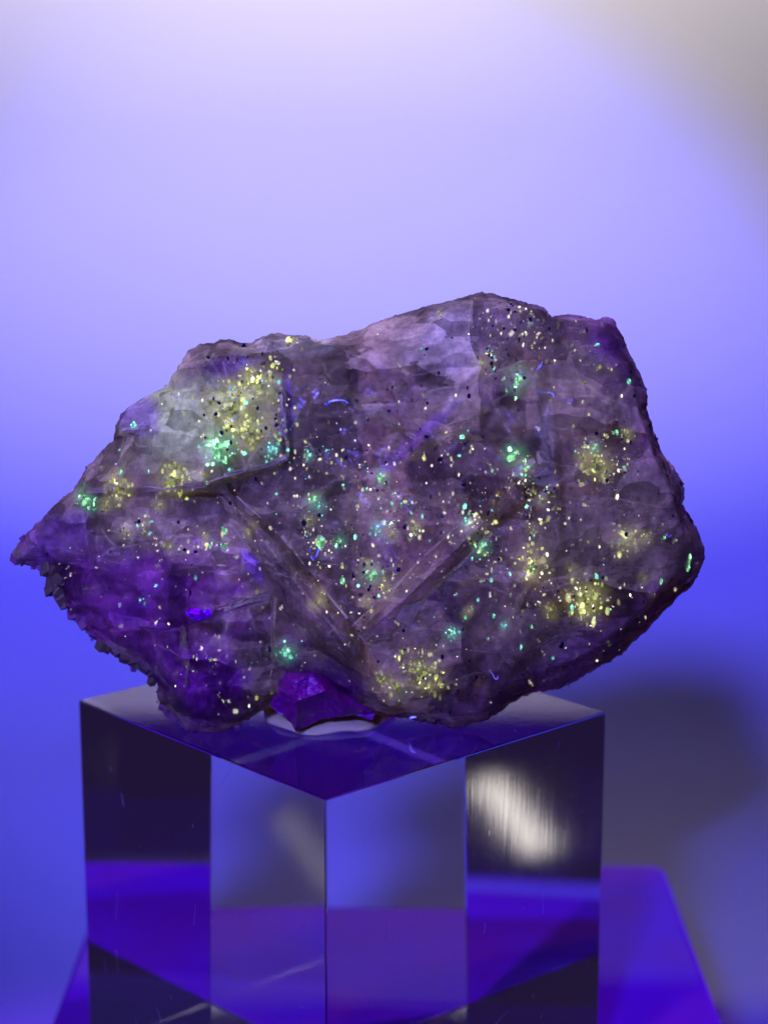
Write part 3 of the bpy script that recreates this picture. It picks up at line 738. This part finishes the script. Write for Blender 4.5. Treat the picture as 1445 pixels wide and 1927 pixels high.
def rim_highlight(pts, w0, lift, mat):  # pale strips laid along ledges and ridges as their bright rim highlights
    for (x0, y0), (x1, y1) in zip(pts, pts[1:]):
        dx, dy = x1-x0, y1-y0; l = math.hypot(dx, dy); nx, ny = -dy/l, dx/l
        if random.random() < .22: continue
        x0 += random.gauss(0, 2); y0 += random.gauss(0, 2); x1 += random.gauss(0, 2); y1 += random.gauss(0, 2)
        a, b = w0*random.uniform(.1, 1.3), w0*random.uniform(.1, 1.3)
        plate('flake_or_rim_highlight', [(x0+nx*a, y0+ny*a), (x1+nx*b, y1+ny*b), (x1-nx*b, y1-ny*b), (x0-nx*a, y0-ny*a)], 0.5, lift, mat)
for pts, w0, lf in [([(160,926),(200,921),(236,917),(272,919),(308,921),(346,916),(384,909),(424,898),(462,886),(500,875),(540,863)], 4.5, .12),
        ([(403,936),(440,990),(472,1040),(500,1082)], 2.5, .1), ([(446,935),(490,976),(530,1011),(572,1062),(610,1108),(650,1160)], 2.6, .1),
        ([(666,1180),(702,1142),(740,1106),(800,1048),(866,987)], 2.2, .1), ([(740,1198),(770,1162),(800,1131),(860,1070),(924,1006)], 2.2, .1),
        ([(420,1150),(470,1132),(508,1120)], 4, .12), ([(515,1128),(514,1180),(512,1240),(509,1290)], 2.2, .1),
        ([(1042,925),(1046,980),(1054,1034),(1030,1062),(1012,1086)], 1.6, .08), ([(1012,1086),(975,1130),(955,1185)], 1.2, .08), ([(213,829),(238,832),(252,832)], 2, .1),
        ([(506,634),(508,666)], 3, .1), ([(540,860),(538,828),(536,800),(533,770),(530,742),(524,718)], 3.2, .12), ([(384,909),(424,898),(462,886),(500,875),(540,863)], 3, .14)]:
    rim_highlight(pts, w0, lf*.8, M['flake_and_highlight'] if w0 > 2.4 else M['shell_frac'])
# ---- small violet crystal in front, at the foot of the stone
VO = [(514,1258),(545,1246),(590,1240),(612,1262),(640,1296),(668,1312),(706,1344),(700,1354),(662,1346),(636,1350),(606,1352),(584,1364),(558,1378),(546,1360),(534,1345),(520,1342),(511,1330),(510,1296)]
VC = [[(556,1376,2.2),(560,1320,4.6),(548,1280,4.2)],[(560,1320,4.6),(612,1300,3.8),(660,1330,2.6)],[(530,1300,2.6)],[(590,1270,3.0)]]
vp, vd, vf = relief_tris(VO, VC)
vP, vD, vF, vB, vR = refine(vp, vd, vf, 5)
vO = np.array(VO, float); ve = seg_dist(vP, vO)
vfade = np.clip(ve/10, 0, 1)
vDf = 2.0 + vD + facets(vP, 5200, .7, 1.2, .08, .5, 1.2, 31)*vfade + vnoise(vP, .08, 4, 2)*.25*vfade
vfr = at_np(vP + np.stack([vnoise(vP, .1, 3, 1), vnoise(vP, .1, 3, 6)], 1)*2.2*np.exp(-ve/6)[:, None], Y0-vDf*.001)
vbk = vfr.copy(); vbk[:, 1] = Y0 + 0.002
nb = len(vfr)
FsV = [f[::-1] for f in vF] + [tuple(i+nb for i in f) for f in vF] + [(a, b, b+nb, a+nb) for a, b in vR]
vo = mesh_obj('violet_crystal', np.concatenate([vfr, vbk]) - ORG, FsV, M['violet'], stone, smooth=False)
bm = bmesh.new(); bm.from_mesh(vo.data); bmesh.ops.recalc_face_normals(bm, faces=bm.faces); bm.to_mesh(vo.data); bm.free()
vo['label'] = 'deep violet pointed crystal at the foot of the stone'

# ---- bright violet window
VL, FL = [], []
ow = [(349,1152),(356,1145),(372,1146),(384,1147),(394,1145),(400,1151),(397,1160),(386,1166),(374,1170),(362,1166),(354,1160)]
cw = on(375, 1157, -0.55); n = len(ow)
VL = [on(x, y, 0.2) - cw for x, y in ow] + [on(375+(x-375)*.75, 1157+(y-1157)*.75, -0.35) - cw for x, y in ow] + [Vector((0, 0, 0))]
FL = [(i, (i+1) % n, n+(i+1) % n, n+i) for i in range(n)] + [(n+i, n+(i+1) % n, 2*n) for i in range(n)]
o = mesh_obj('violet_inclusion', VL, FL, M['violetglow'], stone, smooth=True); o.location = cw - stone.location
o['label'] = 'small glowing violet patch at the lower left of the stone'

# ---- drusy crust of little cubes along the broken rim
def cube_part(px, py, r, mat, back=0.0, up=0.0):
    bm = bmesh.new(); bmesh.ops.create_cube(bm, size=2)
    for v in bm.verts: v.co *= random.uniform(.88, 1.1)
    bmesh.ops.bevel(bm, geom=bm.edges[:], offset=.14, segments=1, affect='EDGES')
    R = Matrix.Rotation(random.gauss(.35, .35), 3, 'Y') @ Matrix.Rotation(random.gauss(.5, .5), 3, 'Z') @ Matrix.Rotation(random.gauss(.3, .4), 3, 'X'); r *= random.uniform(.55, 1.3); px += random.gauss(0, 3); py += random.gauss(0, 3)
    for v in bm.verts: v.co = (R @ v.co)*r*MM
    p = at(px, py, Y0 - 0.0006 + back)
    o = bm_obj('crust_crystal', bm, mat, stone); o.location = p - stone.location
for px, py, r in [(92,1072,9),(104,1070,9),(86,1082,7),(98,1086,9),(110,1084,9),(94,1098,8),(106,1098,10),(96,1110,9),(110,1112,10),(118,1124,9),(108,1122,7),(118,1100,8),(120,1138,7),
                  (196,1212,8),(206,1216,9),(216,1224,9),(228,1230,9),(238,1240,9),(250,1246,9),(262,1252,10),(274,1262,10),(284,1270,9),(222,1216,9),(240,1226,10),(258,1236,10),(276,1248,10),
                  (290,1282,9),(294,1262,9),(205,1205,7)]:
    cube_part(px, py, r, M['crust'])
for px, py, r in [(34,1050,12),(48,1058,11),(62,1062,9),(74,1064,8),(135,1154,9),(146,1158,8),(160,1172,11),(170,1188,10),(182,1200,9),(298,1298,9),(300,1312,9),(308,1328,9),(318,1340,9),(330,1350,9),
                  (340,1362,9),(352,1368,8),(366,1370,8),(384,1376,8),(404,1376,8),(424,1370,7),(1138,606,9),(1150,608,9)]:
    if random.random() > .3: cube_part(px, py, r*random.uniform(.6, 1.1), M['knob'], .0008)
VL, FL = [], []
for bi in np.where(BND)[0]:
    x, y = P[bi]
    if not (y > 1060 and x < 480) and random.random() < (.80 if y > 1000 or x > 1160 else .97): continue
    if random.random() < .5: continue
    add(VL, FL, CUBE, Vector(front_xyz[bi]) + Vector((0, random.uniform(-.0006, .0012), 0)) - stone.location, (.6+4.5*random.random()**2.5)*MM)
o = mesh_obj('rim_crumbs', VL, FL, M['knob'], stone); o['kind'] = 'stuff'

# ------------------------------------------------------------------ putty under the stone
def putty():
    bm = bmesh.new(); n, rings = 40, 7
    c = Vector((-0.0056, 0.1822, BLOCK_H)); prev = None
    vs = []
    for j in range(rings+1):
        u = j/rings
        rad = 0.0066*math.cos(u*math.pi/2*.98)**.25; z = 0.0008*math.sin(u*math.pi/2)
        row = []
        for i in range(n):
            a = 2*math.pi*i/n; k = 1 + .13*noise.noise(Vector((math.cos(a)*2, math.sin(a)*2, u*2)))+.06*noise.noise(Vector((math.cos(a)*7, math.sin(a)*7, u*4)))
            row.append(bm.verts.new((rad*k*math.cos(a), rad*k*math.sin(a)*.98, z + .00012 + .0005*u*noise.noise(Vector((rad*math.cos(a)*400, rad*math.sin(a)*400, 3))))))
        vs.append(row)
    for j in range(rings):
        for i in range(n): bm.faces.new((vs[j][i], vs[j][(i+1) % n], vs[j+1][(i+1) % n], vs[j+1][i]))
    bm.faces.new(vs[-1]); bm.faces.new(vs[0][::-1])
    o = bm_obj('adhesive_putty', bm, M['putty'], smooth=True); o.location = c
    tag(o, 'flat round pad of white putty under the stone on the block', 'putty')
putty()

# ------------------------------------------------------------------ lint fibres lying on the stone
def fibre(pts, r, label, dz=-0.12):
    base = on(*pts[0], dz); cu = bpy.data.curves.new('lint_fibre', 'CURVE'); cu.dimensions = '3D'; cu.bevel_depth = r*MM; cu.bevel_resolution = 2
    s = cu.splines.new('BEZIER'); s.bezier_points.add(len(pts)-1)
    for bp, q in zip(s.bezier_points, pts):
        bp.co = on(q[0], q[1], dz) - base; bp.handle_left_type = bp.handle_right_type = 'AUTO'
    dg = None
    tmp = bpy.data.objects.new('tmp', cu); COL.objects.link(tmp)
    me = bpy.data.meshes.new_from_object(tmp); bpy.data.objects.remove(tmp); bpy.data.curves.remove(cu)
    me.materials.clear()
    o = link('lint_fibre', me, M['lint']); o.location = base
    tag(o, label, 'lint', 'glowing blue lint on the stone')
fibre([(612,758),(614,762),(620,756),(634,753),(648,754),(655,759)], 1.5, 'longest arched blue lint fibre on the upper middle of the stone')
fibre([(1009,695),(1014,692),(1018,686),(1020,681)], 1.2, 'short bent blue lint near the green patch at upper right of the stone')
fibre([(1012,737),(1022,738),(1032,739),(1040,741),(1043,748)], 1.0, 'pale hooked blue lint above the stepped pale flakes')
fibre([(583,1032),(586,1040),(588,1052),(592,1050),(596,1044),(600,1033)], 1.4, 'bright forked blue lint left of the centre of the stone')
fibre([(921,1262),(927,1269),(934,1278),(937,1272)], 0.9, 'faint thin violet lint near the bottom right of the stone')
fibre([(1254,1005),(1258,1010),(1262,1008)], 1.9, 'tiny blue lint curl near the right tip of the stone')
fibre([(771,1353),(777,1350),(784,1349)], 1.6, 'tiny blue lint at the very bottom edge of the stone')
